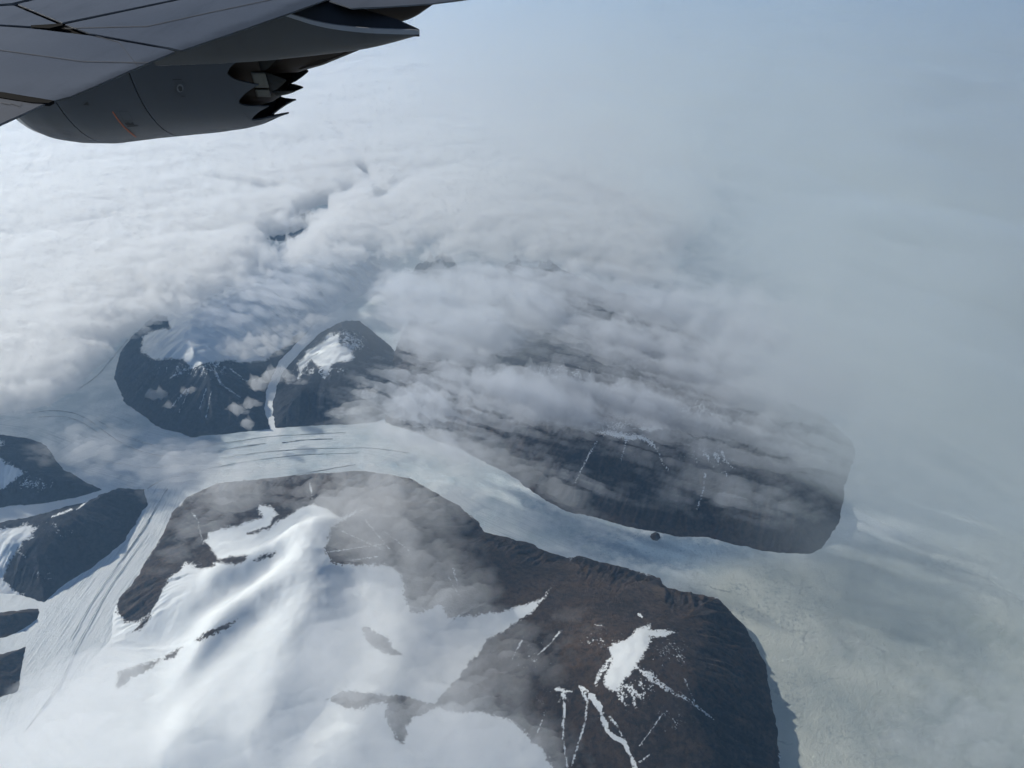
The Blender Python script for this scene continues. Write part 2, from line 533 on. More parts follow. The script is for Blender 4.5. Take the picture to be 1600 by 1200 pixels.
# the snow dome and the two rocky flanks in the foreground
ROCKS = [
    [(180, 957), (188, 932), (215, 898), (245, 848), (268, 800), (288, 778), (340, 752), (450, 740), (560, 730), (640, 745), (640, 770), (600, 790), (560, 800), (530, 808),
     (500, 790), (487, 786), (450, 806), (420, 826), (388, 836), (384, 833), (420, 822), (434, 806), (428, 794), (404, 789), (402, 797), (411, 806), (395, 813), (355, 825),
     (328, 832), (322, 846), (336, 866), (350, 880), (320, 882), (290, 880), (276, 896), (262, 905), (250, 930), (238, 955), (215, 972), (194, 971)],
    [(560, 730), (640, 745), (715, 784), (760, 826), (830, 845), (890, 868), (892, 890), (850, 930), (843, 937), (790, 955), (700, 966), (690, 945), (655, 958), (640, 955), (632, 930), (628, 902), (600, 882),
     (560, 884), (520, 880), (507, 856), (519, 822), (545, 808), (560, 800), (600, 780)],
    [(880, 880), (900, 866), (960, 880), (1030, 900), (1045, 914), (1118, 930), (1168, 975), (1200, 1035), (1218, 1120), (1222, 1300), (880, 1300), (868, 1205), (845, 1168), (800, 1128), (762, 1114), (690, 1110), (676, 1102),
     (706, 1072), (725, 1045), (760, 1004), (800, 975), (830, 958), (848, 937)],
    [(181, 1076), (186, 1049), (196, 1046), (252, 1029), (228, 1048), (206, 1060), (192, 1076)], [(256, 1031), (262, 1020), (287, 1012), (272, 1026)],
    [(305, 1001), (318, 988), (370, 968), (352, 984), (322, 998)], [(208, 986), (226, 966), (240, 958), (228, 976)],
    [(340, 878), (358, 868), (386, 867), (382, 878), (355, 882)], [(394, 876), (406, 867), (430, 862), (412, 872)],
    [(560, 982), (576, 979), (602, 996), (614, 1010), (630, 1026), (600, 1021), (582, 1008)],
    [(514, 1094), (534, 1081), (590, 1084), (640, 1090), (692, 1104), (664, 1114), (640, 1122), (632, 1164), (618, 1150), (602, 1122), (604, 1098), (570, 1104), (540, 1108)],
    [(300, 884), (330, 872), (338, 884), (318, 889)],
]
SNOWS = [[(1016, 974), (1014, 984), (1056, 986), (1040, 996), (1018, 996), (1010, 1016), (1001, 1028), (990, 1040), (985, 1054), (966, 1077), (956, 1080), (947, 1070), (944, 1058), (956, 1036), (951, 1010), (976, 1000), (1000, 982)],
         [(955, 1028), (946, 1046), (930, 1071), (926, 1068), (942, 1042), (950, 1026)]]
LINES = [([(880, 1078), (882, 1105), (879, 1150), (888, 1210)], 4.0), ([(868, 1077), (880, 1079), (894, 1081)], 4.5), ([(908, 1074), (918, 1098), (914, 1130), (893, 1196)], 4.2), ([(906, 1072), (916, 1078), (924, 1086)], 4.5),
         ([(924, 1088), (938, 1108), (947, 1140), (960, 1152), (976, 1160), (984, 1180), (997, 1206)], 9.5), ([(952, 1120), (966, 1136), (972, 1150)], 3.5), ([(1000, 1046), (1020, 1064), (1044, 1080)], 4.0), ([(1004, 1050), (1064, 1088), (1116, 1124)], 2.0), ([(990, 1040), (1010, 1052)], 5.0), ([(852, 1110), (840, 1145)], 1.5),
         ([(815, 1000), (800, 1030)], 2.2), ([(876, 985), (860, 1005), (844, 1020)], 2.0), ([(1000, 1040), (1030, 1068), (1060, 1090)], 1.6), ([(1060, 1080), (1110, 1120)], 1.4), ([(1070, 1060), (1085, 1095)], 1.2),
         ([(930, 976), (942, 978)], 2.5), ([(998, 960), (1004, 964)], 3.0), ([(912, 1078), (924, 1086)], 4.0), ([(535, 830), (600, 860)], 1.4), ([(515, 862), (600, 850)], 1.2), ([(570, 812), (612, 862)], 1.6),
         ([(700, 900), (718, 932)], 1.6), ([(708, 888), (716, 915)], 1.5), ([(545, 876), (590, 870)], 1.4), ([(484, 755), (488, 780)], 2.2), ([(1005, 1045), (1060, 1085), (1110, 1120)], 1.0),
         ([(300, 800), (308, 812), (318, 850)], 1.4), ([(640, 860), (600, 830)], 1.0), ([(1015, 1180), (985, 1200)], 2.0), ([(1035, 1115), (1000, 1165)], 1.6)]


def dome_slope(X, Y):
    u, v = to_px(X, Y, np.full(X.shape, 150.0))
    return 0.66 - 0.52 * sst(950, 1010, v) * sst(420, 230, u) + 0.16 * sst(900, 1100, u)


def dome(X, Y):
    p = 0.42 + 0.62 * gauss(X, Y, 520, 900, 800, 2300) + 0.66 * gauss(X, Y, 1000, 1040, 900, 1500) + 0.25 * gauss(X, Y, 640, 830, 800, 900)
    p += 0.19 * ridge(X, Y, [(505, 800), (500, 860), (490, 930), (440, 1030), (400, 1130), (370, 1230)], 850, 420)
    p += 0.22 * ridge(X, Y, [(520, 830), (430, 930), (330, 985), (200, 1050), (120, 1110)], 700, 380)
    p += 0.15 * ridge(X, Y, [(480, 840), (380, 880), (300, 900)], 750, 260)
    p -= 0.15 * ridge(X, Y, [(470, 880), (360, 925), (240, 985)], 700, 300)
    p -= 0.15 * ridge(X, Y, [(560, 900), (575, 990), (540, 1060), (470, 1140), (420, 1230)], 700, 450)
    p -= 0.15 * ridge(X, Y, [(420, 960), (300, 1040), (200, 1120)], 650, 350)
    p += 0.06 * ridge(X, Y, [(640, 960), (620, 1040), (560, 1110), (500, 1200)], 750, 350)
    p -= 0.35 * gauss(X, Y, 720, 1000, 600, 800)
    return p


make_mountain('mountain', 'broad snow dome with brown rocky flanks and a bare brown summit in the foreground',
    [(180, 957), (188, 932), (215, 898), (245, 848), (268, 800), (288, 778), (340, 755), (450, 744), (560, 734), (640, 748), (715, 788), (760, 830), (830, 850), (882, 872), (900, 868), (960, 882),
     (1030, 903), (1043, 918), (1118, 934), (1166, 978), (1197, 1040), (1213, 1120), (1218, 1220), (1210, 1400), (900, 1700), (100, 1700), (-300, 1500), (-200, 1300), (-30, 1170), (100, 1085), (172, 1000)],
    900, slope=dome_slope, micro=0.15, seed=400, step=20.0, plateau=dome, default_snow=1.0, rock=ROCKS, snow=SNOWS, lines=LINES, gully=105,
    sprinkle=[(985, 1086, 34, 26, 0.75), (1015, 1065, 40, 30, 0.55), (1050, 1020, 50, 40, 0.46), (830, 1020, 50, 50, 0.42), (860, 1090, 60, 22, 0.45), (1050, 1120, 50, 40, 0.42), (940, 1000, 80, 30, 0.40)])

# left edge
make_mountain('mountain', 'dark blue mountain with a snowy crest at the left edge above the ice bend',
    [(-260, 690), (-120, 670), (0, 679), (45, 684), (72, 697), (98, 730), (130, 752), (162, 766), (110, 780), (40, 790), (-100, 800), (-260, 830)], 620, seed=500, step=26.0,
    snow=[[(-80, 690), (0, 688), (8, 690), (-10, 712), (38, 738), (20, 752), (-10, 770), (-100, 760)]], sprinkle=[(50, 755, 50, 18, 0.55)], gully=60, shade_blue=1.0)
make_mountain('mountain', 'dark wedge of rock between two glacier arms, snow on its left shoulder',
    [(-160, 850), (-40, 826), (30, 812), (120, 790), (185, 764), (226, 764), (231, 786), (195, 846), (150, 884), (108, 908), (66, 941), (30, 930), (-60, 915), (-200, 930)], 560, seed=600, step=24.0,
    snow=[[(-200, 815), (0, 826), (40, 818), (58, 822), (52, 838), (28, 858), (18, 872), (4, 905), (20, 922), (50, 937), (-200, 960)]],
    lines=[([(145, 776), (120, 796)], 2.0), ([(112, 796), (80, 808)], 3.0), ([(40, 870), (28, 862)], 3.0)], sprinkle=[(90, 825, 40, 18, 0.5), (60, 900, 30, 16, 0.5)], gully=50, shade_blue=0.8)
make_mountain('mountain', 'small dark rock ridge at the left edge below the rock wedge',
    [(-160, 965), (0, 957), (62, 950), (58, 966), (24, 988), (0, 996), (-160, 1020)], 260, seed=700, step=20.0, gully=25)
make_mountain('mountain', 'lowest dark rock spur at the left edge of the branch glacier',
    [(-160, 1030), (0, 1024), (40, 1010), (32, 1050), (31, 1078), (0, 1089), (-160, 1130)], 260, seed=800, step=20.0, gully=25)
make_mountain('mountain', 'small round dark rock island in the ice tongue below the long mountain',
    [(1018, 834), (1024, 831), (1030, 834), (1032, 840), (1027, 845), (1020, 844), (1016, 839)], 90, seed=850, step=12.0, gully=8, edge=12)


# medial moraines: lines of dark rubble carried on the ice
MOR = NT('moraine_rubble')
_p = MOR.pos((0.001, 0.001, 0.001))
MOR.link(MOR.mix(MOR.range(MOR.noise(40.0, 4, 0.6, _p), 0.35, 0.65), (0.16, 0.17, 0.18), (0.40, 0.43, 0.45)), MOR.b.inputs['Base Color'])
MOR.b.inputs['Roughness'].default_value = 0.9


def moraine(px, w, seed, gaps=0.35):
    g = gpoly(px, 6.0)
    seg = np.hypot(*(g[1:] - g[:-1]).T); s = np.concatenate([[0], np.cumsum(seg)])
    n = max(12, int(s[-1] / 28))
    t = np.linspace(0, s[-1], n)
    x = np.interp(t, s, g[:, 0]); y = np.interp(t, s, g[:, 1])
    for _ in range(60):            # round the corners of the traced line
        x[1:-1] = 0.25 * x[:-2] + 0.5 * x[1:-1] + 0.25 * x[2:]; y[1:-1] = 0.25 * y[:-2] + 0.5 * y[1:-1] + 0.25 * y[2:]
    tx, ty = np.gradient(x), np.gradient(y); L = np.hypot(tx, ty) + 1e-9
    nxv, nyv = -ty / L, tx / L
    off = 14 * fbm(t / 260, t * 0 + seed, 4, seed)
    ww = w * np.clip(0.5 + 1.9 * fbm(t / 210, t * 0 + 5.5, 4, seed + 3) + (0.5 - gaps), 0, 1.6)
    ww[0] = ww[-1] = 0
    cx, cy = x + nxv * off, y + nyv * off
    wl = ww * (0.6 + 0.5 * fbm(t / 60, t * 0 + 1.5, 3, seed + 7)); wr = ww * (0.6 + 0.5 * fbm(t / 60, t * 0 + 2.5, 3, seed + 8))
    zc = 17 + ww * 0.35
    V = np.concatenate([np.stack([cx - nxv * wl, cy - nyv * wl, zc * 0 + 9], 1), np.stack([cx, cy, zc], 1), np.stack([cx + nxv * wr, cy + nyv * wr, zc * 0 + 9], 1)])
    i = np.arange(n - 1)
    F = np.concatenate([np.stack([i, i + n, i + n + 1, i + 1], 1), np.stack([i + n, i + 2 * n, i + 2 * n + 1, i + n + 1], 1)])
    mesh_obj('moraine', V, F, MOR.m, glacier)


for k, (pts, w, gp) in enumerate([
    ([(44, 646), (80, 641), (112, 644), (136, 654), (160, 672), (192, 694), (220, 706), (248, 712), (288, 716)], 22, 0.25),
    ([(60, 652), (100, 650), (130, 660), (155, 678)], 12, 0.5),
    ([(340, 705), (380, 698), (415, 693)], 24, 0.3), ([(440, 692), (480, 687), (520, 686)], 26, 0.25), ([(344, 716), (400, 708), (440, 704), (500, 701), (580, 700), (640, 708)], 14, 0.4),
    ([(330, 731), (400, 719), (470, 711), (560, 708)], 12, 0.5), ([(395, 755), (480, 739), (556, 726)], 15, 0.3), ([(230, 764), (256, 748), (304, 737), (360, 726)], 14, 0.35),
    ([(262, 764), (245, 790), (226, 826), (205, 854), (190, 876)], 14, 0.35), ([(240, 800), (200, 862), (150, 930), (110, 1000)], 9, 0.5), ([(220, 850), (170, 920), (120, 1010), (90, 1080)], 8, 0.5),
    ([(92, 1070), (68, 1104), (36, 1148)], 16, 0.2), ([(300, 700), (420, 682), (540, 676)], 9, 0.55), ([(160, 720), (230, 732), (300, 726)], 9, 0.55), ([(120, 610), (150, 590), (180, 555), (200, 530)], 12, 0.4),
    ([(150, 655), (190, 680), (240, 696)], 9, 0.6)]):
    moraine(pts, w * 0.72, 1200 + 13 * k, gp)

# far peaks that stand out of the cloud
def far_peak(label, cx, cy, w, hgt, seed, snow, slope=0.72):
    pts = [(cx + w * math.cos(a) * (1 + 0.25 * math.sin(3 * a + seed)), cy + 0.45 * w * math.sin(a)) for a in np.linspace(0, 2 * math.pi, 14)[:-1]]
    make_mountain('mountain', label, pts, hgt, seed=seed, step=60.0, slope=slope, shade_blue=0.8, default_snow=0, snow=snow, sprinkle=[(cx, cy - 20, w, 25, 0.6)], gully=120, edge=200)

far_peak('far dark peak standing out of white cloud above the summit bowl', 682, 464, 64, 1750, 900, [], 1.3)
far_peak('dark far ridge showing blue through the diagonal gap in the cloud deck', 455, 352, 60, 260, 1100, [])
far_peak('thin dark far ridge in the upper cloud gap right of the engine', 604, 304, 50, 260, 1150, [])
far_peak('far peak half buried in lavender cloud, left of a snow col', 796, 462, 44, 1600, 950, [], 1.5)
far_peak('far dark pyramid peak right of a snow col in lavender cloud', 846, 468, 56, 1750, 1000, [], 1.4)
# ------------------------------------------------------------------ the aircraft: right wing and engine seen from the cabin behind the wing
HEAD = math.radians(4.0)          # camera heading turned this far forward of straight outboard
AX_R = np.array([math.sin(HEAD), math.cos(HEAD), 0.0])      # outboard
AX_F = np.array([-math.cos(HEAD), math.sin(HEAD), 0.0])     # towards the nose
airliner = bpy.data.objects.new('airliner', None)
airliner.location = (0, 0, ALT)
airliner.rotation_euler = (0, 0, math.pi / 2 - HEAD)
airliner.empty_display_size = 1.0
COL.objects.link(airliner)
tag(airliner, 'grey airliner wing with flap fairing and toothed jet engine at upper left', 'airliner')


def lray(px, py):
    dx, dy, dz = ray(px, py)
    return np.array([dx * AX_R[0] + dy * AX_R[1], dx * AX_F[0] + dy * AX_F[1], dz])


def on_r(px, py, r):               # sight line meets the fore-and-aft plane at lateral distance r
    d = lray(px, py)
    return d * (r / d[0])


W0, WD, WC = -1.55, 0.10, 0.08


def wing_z(r, f):
    return W0 + WD * r + WC * (f - 4.5)


def on_wing(px, py, dz=0.0):
    d = lray(px, py)
    t = (W0 - WC * 4.5 + dz) / (d[2] - WD * d[0] - WC * d[1])
    return d * t


def mat_paint(name, col, col2, rough=0.45, dirt=0.35, along=(0.35, 2.2, 1.0), spec=0.4, metal=0.0, bump=0.02, soot=False):
    m = NT(name)
    tc = m.n('TexCoord'); mp = m.n('Mapping'); m.link(tc.outputs['Object'], mp.inputs['Vector'])
    mp.inputs['Scale'].default_value = along
    a = m.noise(1.6, 6, 0.65, mp.outputs[0]); b = m.noise(0.7, 3, 0.5, tc.outputs['Object']); f = m.noise(38.0, 4, 0.6, tc.outputs['Object'])
    c = m.mix(m.range(b, 0.3, 0.7), col, col2)
    c = m.mix(m.math('MULTIPLY', m.range(a, 0.50, 0.78), dirt), c, tuple(x * 0.45 for x in col))
    if soot:
        sp = m.n('SeparateXYZ'); m.link(tc.outputs['Object'], sp.inputs[0])
        d = m.math('SUBTRACT', sp.outputs[1], m.math('ADD', m.math('MULTIPLY', sp.outputs[0], TE_M), TE_C))
        d = m.math('ADD', d, m.math('MULTIPLY', m.math('SUBTRACT', m.noise(2.5, 5, 0.7, tc.outputs['Object']), 0.5), 0.30))
        c = m.mix(m.range(d, 0.13, -0.03, 0, 0.8), c, (0.022, 0.02, 0.018))
    m.link(c, m.b.inputs['Base Color'])
    m.link(m.range(f, 0.2, 0.8, rough - 0.02, rough + 0.03, False), m.b.inputs['Roughness'])
    m.b.inputs['Specular IOR Level'].default_value = spec
    m.b.inputs['Metallic'].default_value = metal
    m.link(m.bump(m.noise(1.2, 2, 0.5, tc.outputs['Object']), 0.10, bump), m.b.inputs['Normal'])
    return m.m


_t0, _t1 = on_wing(84, 157), on_wing(275, 81)
TE_M = float((_t1[1] - _t0[1]) / (_t1[0] - _t0[0])); TE_C = float(_t0[1] - TE_M * _t0[0])
WING = mat_paint('wing_grey_paint', (0.108, 0.116, 0.132), (0.078, 0.085, 0.100), 0.38, 0.85, soot=True)
WINGD = mat_paint('wing_flap_paint', (0.088, 0.092, 0.102), (0.066, 0.070, 0.080), 0.46, 0.5)
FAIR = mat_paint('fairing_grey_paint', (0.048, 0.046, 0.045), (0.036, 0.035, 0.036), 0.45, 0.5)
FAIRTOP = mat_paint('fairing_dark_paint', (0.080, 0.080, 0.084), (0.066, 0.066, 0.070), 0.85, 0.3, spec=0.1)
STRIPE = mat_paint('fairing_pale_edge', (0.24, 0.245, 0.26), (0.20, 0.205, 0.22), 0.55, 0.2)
COWL = mat_paint('cowl_blue_grey_paint', (0.034, 0.039, 0.049), (0.027, 0.031, 0.040), 0.40, 0.2, (1, 1, 1), 0.35)
LIP = mat_paint('inlet_metal', (0.40, 0.38, 0.36), (0.34, 0.33, 0.32), 0.35, 0.2, (1, 1, 1), 0.5, 0.7)
BLACK = mat_plain('dark_gap', (0.012, 0.012, 0.013), 0.8)
INNER = mat_plain('duct_shade_black', (0.006, 0.006, 0.006), 0.85)  # near black: the shade inside the nozzle is put into the colour
HOT_OR_SHADED = mat_paint('heat_and_shade_brown', (0.022, 0.013, 0.008), (0.010, 0.007, 0.006), 0.5, 0.5, (1, 1, 1), 0.4, 0.5)  # brown metal, darkened for shade in the nozzle and on the outboard fairing
BEIGE = mat_paint('duct_panel_beige', (0.085, 0.079, 0.065), (0.055, 0.052, 0.046), 0.6, 0.3, (1, 1, 1))
ORANGE = mat_plain('orange_mark', (0.26, 0.065, 0.025), 0.6)
SEAL_GAP = mat_plain('seal_and_gap_shade', (0.007, 0.007, 0.007), 0.95, 0.0, 0.05)


def slab(name, pts, thick, mat, parent, bevel=0.012):
    """a closed panel: outline points on its upper face, extruded down"""
    bm = bmesh.new()
    top = [bm.verts.new(p) for p in pts]
    f = bm.faces.new(top)
    f.normal_update()
    if f.normal.z < 0:
        f.normal_flip()
    r = bmesh.ops.extrude_face_region(bm, geom=[f])
    for v in [g for g in r['geom'] if isinstance(g, bmesh.types.BMVert)]:
        v.co.z -= thick
    bmesh.ops.recalc_face_normals(bm, faces=bm.faces)
    if bevel:
        bmesh.ops.bevel(bm, geom=[e for e in bm.edges if abs(e.verts[0].co.z - e.verts[1].co.z) < thick * 0.9 or True], offset=bevel, segments=2, affect='EDGES', clamp_overlap=True)
    me = bpy.data.meshes.new(name); bm.to_mesh(me); bm.free()
    me.materials.append(mat)
    o = bpy.data.objects.new(name, me); COL.objects.link(o); o.parent = parent
    return o


def wpts(px, dz=0.0):
    return [tuple(on_wing(x, y, dz)) for x, y in px]


# wing upper surface: each movable panel is a part with a real gap round it
slab('inboard_flap', wpts([(-420, -2), (-180, 22), (0, 41), (46, 44), (140, 55.2), (262, 77), (274, 80.5), (240, 95), (205, 109.5), (150, 134), (110, 151), (84, 157.5), (0, 144.5), (-180, 112), (-420, 66)]), 0.014, WING, airliner, 0.004)
slab('root_panel', wpts([(-420, 78), (-180, 119), (0, 150), (72, 161), (36, 178), (0, 194), (-180, 272), (-420, 330)]), 0.014, WINGD, airliner, 0.004)
slab('spoiler', wpts([(-420, -36), (-180, -10), (0, 9.5), (22, 8.5), (92, 38), (72, 42), (46, 41), (0, 38.2), (-180, 19), (-420, -5)]), 0.014, WING, airliner, 0.004)
slab('spoiler', wpts([(27, 6.5), (97, 35.5), (262, 1.2), (420, -34), (330, -52), (180, -32)]), 0.014, WING, airliner, 0.004)
slab('outboard_flap', wpts([(101, 38), (266, 3), (424, -32), (520, -54), (600, -30), (512, -1), (455, 19.5), (380, 46), (283, 79), (268, 75.2), (140, 52.2)]), 0.014, WING, airliner, 0.004)
slab('wing_skin', wpts([(20, 5), (176, -34), (330, -55), (500, -66), (300, -84), (-200, -74), (-420, -64), (-420, -39), (-180, -13), (0, 6.5)]), 0.05, WING, airliner)
slab('outboard_wing', wpts([(514, 1), (549, 12.5), (600, 10.5), (675, 5.5), (722, -0.5), (800, -13), (900, -31), (760, -60), (640, -48)]), 0.014, WINGD, airliner, 0.004)
slab('wing_skin', wpts([(522, -55), (602, -31), (640, -49), (760, -61), (860, -84), (700, -92), (500, -68)]), 0.014, WING, airliner, 0.004)
# body of the wing under the panels, coloured near black for the gaps' shade
slab('wing_body', wpts([(-420, -60), (300, -82), (500, -64), (560, -46), (480, -6), (270, 66), (70, 144), (0, 172), (-420, 300)], -0.034), 0.02, SEAL_GAP, airliner, 0)
slab('flap_seal', wpts([(48, 39.5), (95, 36.5), (99, 39), (76, 44), (50, 42.5)], 0.006), 0.02, SEAL_GAP, airliner, 0)
slab('flap_seal', wpts([(-100, 126), (0, 143), (84, 157), (76, 161), (50, 160), (0, 152), (-100, 136)], 0.005), 0.02, SEAL_GAP, airliner, 0)


def loft(name, secs, mat, parent, cap=True, smooth=True, closed=True):
    n = len(secs[0])
    V = [p for s in secs for p in s]
    F = []
    for i in range(len(secs) - 1):
        for j in range(n if closed else n - 1):
            a, b = i * n + j, i * n + (j + 1) % n
            F.append((a, b, b + n, a + n))
    if cap:
        F.append(tuple(range(n))); F.append(tuple((len(secs) - 1) * n + j for j in reversed(range(n))))
    o = mesh_obj(name, V, F, mat, parent, smooth)
    return o


def interp(pts, x):
    P = np.asarray(pts, float)
    w = min(26.0, abs(x - P[0, 0]), abs(P[-1, 0] - x))
    return float(np.mean(np.interp(np.linspace(x - w, x + w, 15), P[:, 0], P[:, 1])))


def flap_fairing(rn, rf, bottom, edge_lo, edge_hi, top, x_from, x_to, shell=None):
    """canoe-shaped fairing: near side, pale rim, dark lid"""
    root = bpy.data.objects.new('flap_track_fairing', None); COL.objects.link(root); root.parent = airliner
    xs = np.linspace(x_from, x_to, 90)
    rf_full = rf
    side, rim, lid = [], [], []
    for x in xs:
        rf = rn + (rf_full - rn) * float(np.interp(x, [x_to - 110, x_to - 40, x_to], [1.0, 0.7, 0.12]))
        eh = on_r(x, interp(edge_hi, x), rn); el = on_r(x, interp(edge_lo, x), rn); bo = on_r(x, interp(bottom, x), rn + 0.10)
        tp = on_r(x, interp(top, x), rf)
        f = eh[1]
        def at(p, r):
            return (r, f, p[2] * 1.0)
        # heights at this station, all at the same distance along the fuselage
        zb = min(bo[2], el[2] - 0.01); ze = el[2]; zh = eh[2]; zt = tp[2] + 0.0
        sec = [(rn + 0.02, f, ze)]
        for k in range(1, 8):
            a = k / 8 * math.pi / 2
            sec.append((rn + 0.02 + (1 - math.cos(a)) * 0.30 * (rf - rn), f, ze + (zb - ze) * math.sin(a) ** 0.9))
        sec.append(((rn + rf) / 2, f, zb - 0.005))
        for k in range(7, 0, -1):
            a = k / 8 * math.pi / 2
            sec.append((rf - (1 - math.cos(a)) * 0.30 * (rf - rn), f, ze + (zb - ze) * math.sin(a) ** 0.9))
        sec.append((rf, f, ze))
        side.append(sec)
        rim.append([(rn, f, ze - 0.006), (rn, f, zh), (rn + 0.05, f, zh + 0.004), (rn + 0.05, f, ze - 0.006)])
        arc = [(rn + 0.035, f, zh + 0.003)]
        for q in np.linspace(0.06, 1.0, 16):
            arc.append((rn + 0.035 + (rf - rn - 0.035) * q, f, zh + (zt - zh) * q + 0.055 * (4 * q * (1 - q)) * min(1.0, (rf - rn) / 0.5)))
        lid.append(arc + [(rf - 0.01, f, min(zt, ze) - 0.03), (rn + 0.04, f, ze - 0.03)])
    def under(secs):               # nothing of the fairing stands above the wing it hangs from
        return [[(r, f, min(z, wing_z(r, f) - 0.035)) if f > 3.18 - 0.2656 * (r - 6.72) - 0.02 else (r, f, z) for r, f, z in s] for s in secs]
    side, rim, lid = under(side), under(rim), under(lid)
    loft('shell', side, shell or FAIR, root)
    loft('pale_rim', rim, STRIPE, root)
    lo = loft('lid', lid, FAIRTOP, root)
    lo.shadow_terminator_shading_offset = 0.3; lo.shadow_terminator_geometry_offset = 0.4
    return root


flap_fairing(8.72, 9.3,
    bottom=[(100, 112), (215, 105.5), (300, 103), (390, 98), (470, 90), (555, 80), (600, 70), (640, 58), (654, 51.5)],
    edge_lo=[(100, -60), (300, -20), (400, 10), (457, 28), (500, 42), (560, 50), (620, 53), (654, 53)],
    edge_hi=[(100, -64), (300, -24), (400, 5), (457, 23), (500, 36), (560, 43.5), (620, 46), (640, 46), (654, 48)],
    top=[(100, -140), (300, -75), (400, -40), (457, -17), (510, 2), (545, 12), (590, 25), (632, 39), (654, 46.5)],
    x_from=200, x_to=653.5)
# the next fairing outboard, its shade put into a dark brown shell colour
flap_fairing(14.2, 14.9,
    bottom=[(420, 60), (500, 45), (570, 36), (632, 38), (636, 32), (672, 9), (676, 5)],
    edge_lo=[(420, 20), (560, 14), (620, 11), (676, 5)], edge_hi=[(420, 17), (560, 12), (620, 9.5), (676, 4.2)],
    top=[(420, 10), (560, 5), (620, 3), (676, 3)], x_from=430, x_to=676, shell=HOT_OR_SHADED)

for _pts in ([(101, 44), (230, 41), (330, 19), (420, 0), (470, -12)], [(-180, 60), (0, 78), (130, 96), (232, 98)], [(0, 160), (14, 163), (16, 161), (30, 166), (34, 161)], [(150, 56), (186, 66), (216, 104)]):
    _V, _F = [], []
    for _i, (_x, _y) in enumerate(_pts):
        _V += [tuple(on_wing(_x, _y - 0.45, 0.003)), tuple(on_wing(_x, _y + 0.45, 0.003))]
    _F = [(2 * i, 2 * i + 1, 2 * i + 3, 2 * i + 2) for i in range(len(_pts) - 1)]
    mesh_obj('panel_joint', _V, _F, mat_plain('panel_joint_line', (0.055, 0.058, 0.065), 0.7), airliner, False)

# ---- engine
RC, ZC = 11.6, -1.50
engine = bpy.data.objects.new('jet_engine', None); COL.objects.link(engine); engine.parent = airliner
SIL = [(72, 176), (76, 187), (86, 198), (100, 207), (122, 214.5), (155, 219), (200, 219.5), (265, 211.5), (350, 203.5), (390, 198), (412, 193), (436, 184)]
PROF = sorted([(on_r(x, y, RC)[1], ZC - on_r(x, y, RC)[2]) for x, y in SIL])
PF = np.array([p[0] for p in PROF]); PR = np.array([p[1] for p in PROF])
F_NOZ, F_LIP = PF[0], PF[-1]


def rad(f):
    r = np.interp(f, PF, PR)
    return r


def lathe(name, prof, mat, parent, n=96, phi0=0.0, phi1=2 * math.pi, teeth=None, smooth=True):
    """revolve (f, radius) round the engine axis; teeth = (count, depth) cuts the last station into chevrons"""
    full = abs(phi1 - phi0 - 2 * math.pi) < 1e-6
    ph = np.linspace(phi0, phi1, n, endpoint=not full)
    V, F = [], []
    for i, (f, r) in enumerate(prof):
        for p in ph:
            V.append((RC + r * math.sin(p), f, ZC - r * math.cos(p)))
    m = len(ph)
    for i in range(len(prof) - 1):
        for j in range(m if full else m - 1):
            a, b = i * m + j, i * m + (j + 1) % m
            F.append((a, b, b + m, a + m))
    return mesh_obj(name, V, F, mat, parent, smooth)


def f_at(px, py):                  # fore-and-aft station where the near flank shows this pixel
    d = lray(px, py)
    for t in np.linspace(7.0, 17.0, 4000):
        p = d * t
        if F_NOZ - 0.4 < p[1] < F_LIP:
            if math.hypot(p[0] - RC, p[2] - ZC) <= rad(p[1]):
                return p
    return None


f1 = float(f_at(110, 190)[1]); f2 = float(f_at(228, 170)[1])
gap = 0.007
lipf = F_LIP - 0.30


def prof(fa, fb, n=14, off=0.0):
    return [(f, rad(f) - off) for f in np.linspace(fa, fb, n)]


# inlet lip and cowls (outer skins, each closed by a return into the duct)
lathe('inlet_lip', prof(lipf + gap, F_LIP, 12) + [(F_LIP + 0.02, rad(F_LIP) - 0.05), (F_LIP - 0.03, rad(F_LIP) - 0.14), (F_LIP - 0.25, rad(F_LIP) - 0.24), (lipf - 0.2, rad(F_LIP) - 0.26)], LIP, engine)
lathe('inlet_cowl', [(f1 + gap, rad(f1) - 0.05)] + prof(f1 + gap, lipf - gap * 0.3, 12) + [(lipf - gap * 0.3, rad(lipf) - 0.05)], COWL, engine)
lathe('fan_cowl', [(f2 + gap, rad(f2) - 0.05)] + prof(f2 + gap, f1 - gap, 14) + [(f1 - gap, rad(f1) - 0.05)], COWL, engine)
lathe('cowl_liner', [(F_NOZ + 0.55, rad(F_NOZ + .55) - 0.03), (f2, rad(f2) - 0.035), (f1, rad(f1) - 0.035), (lipf, rad(lipf) - 0.03), (lipf, 1.05), (f2, 1.0), (F_NOZ + 0.55, rad(F_NOZ + 0.55) - 0.09)], INNER, engine)
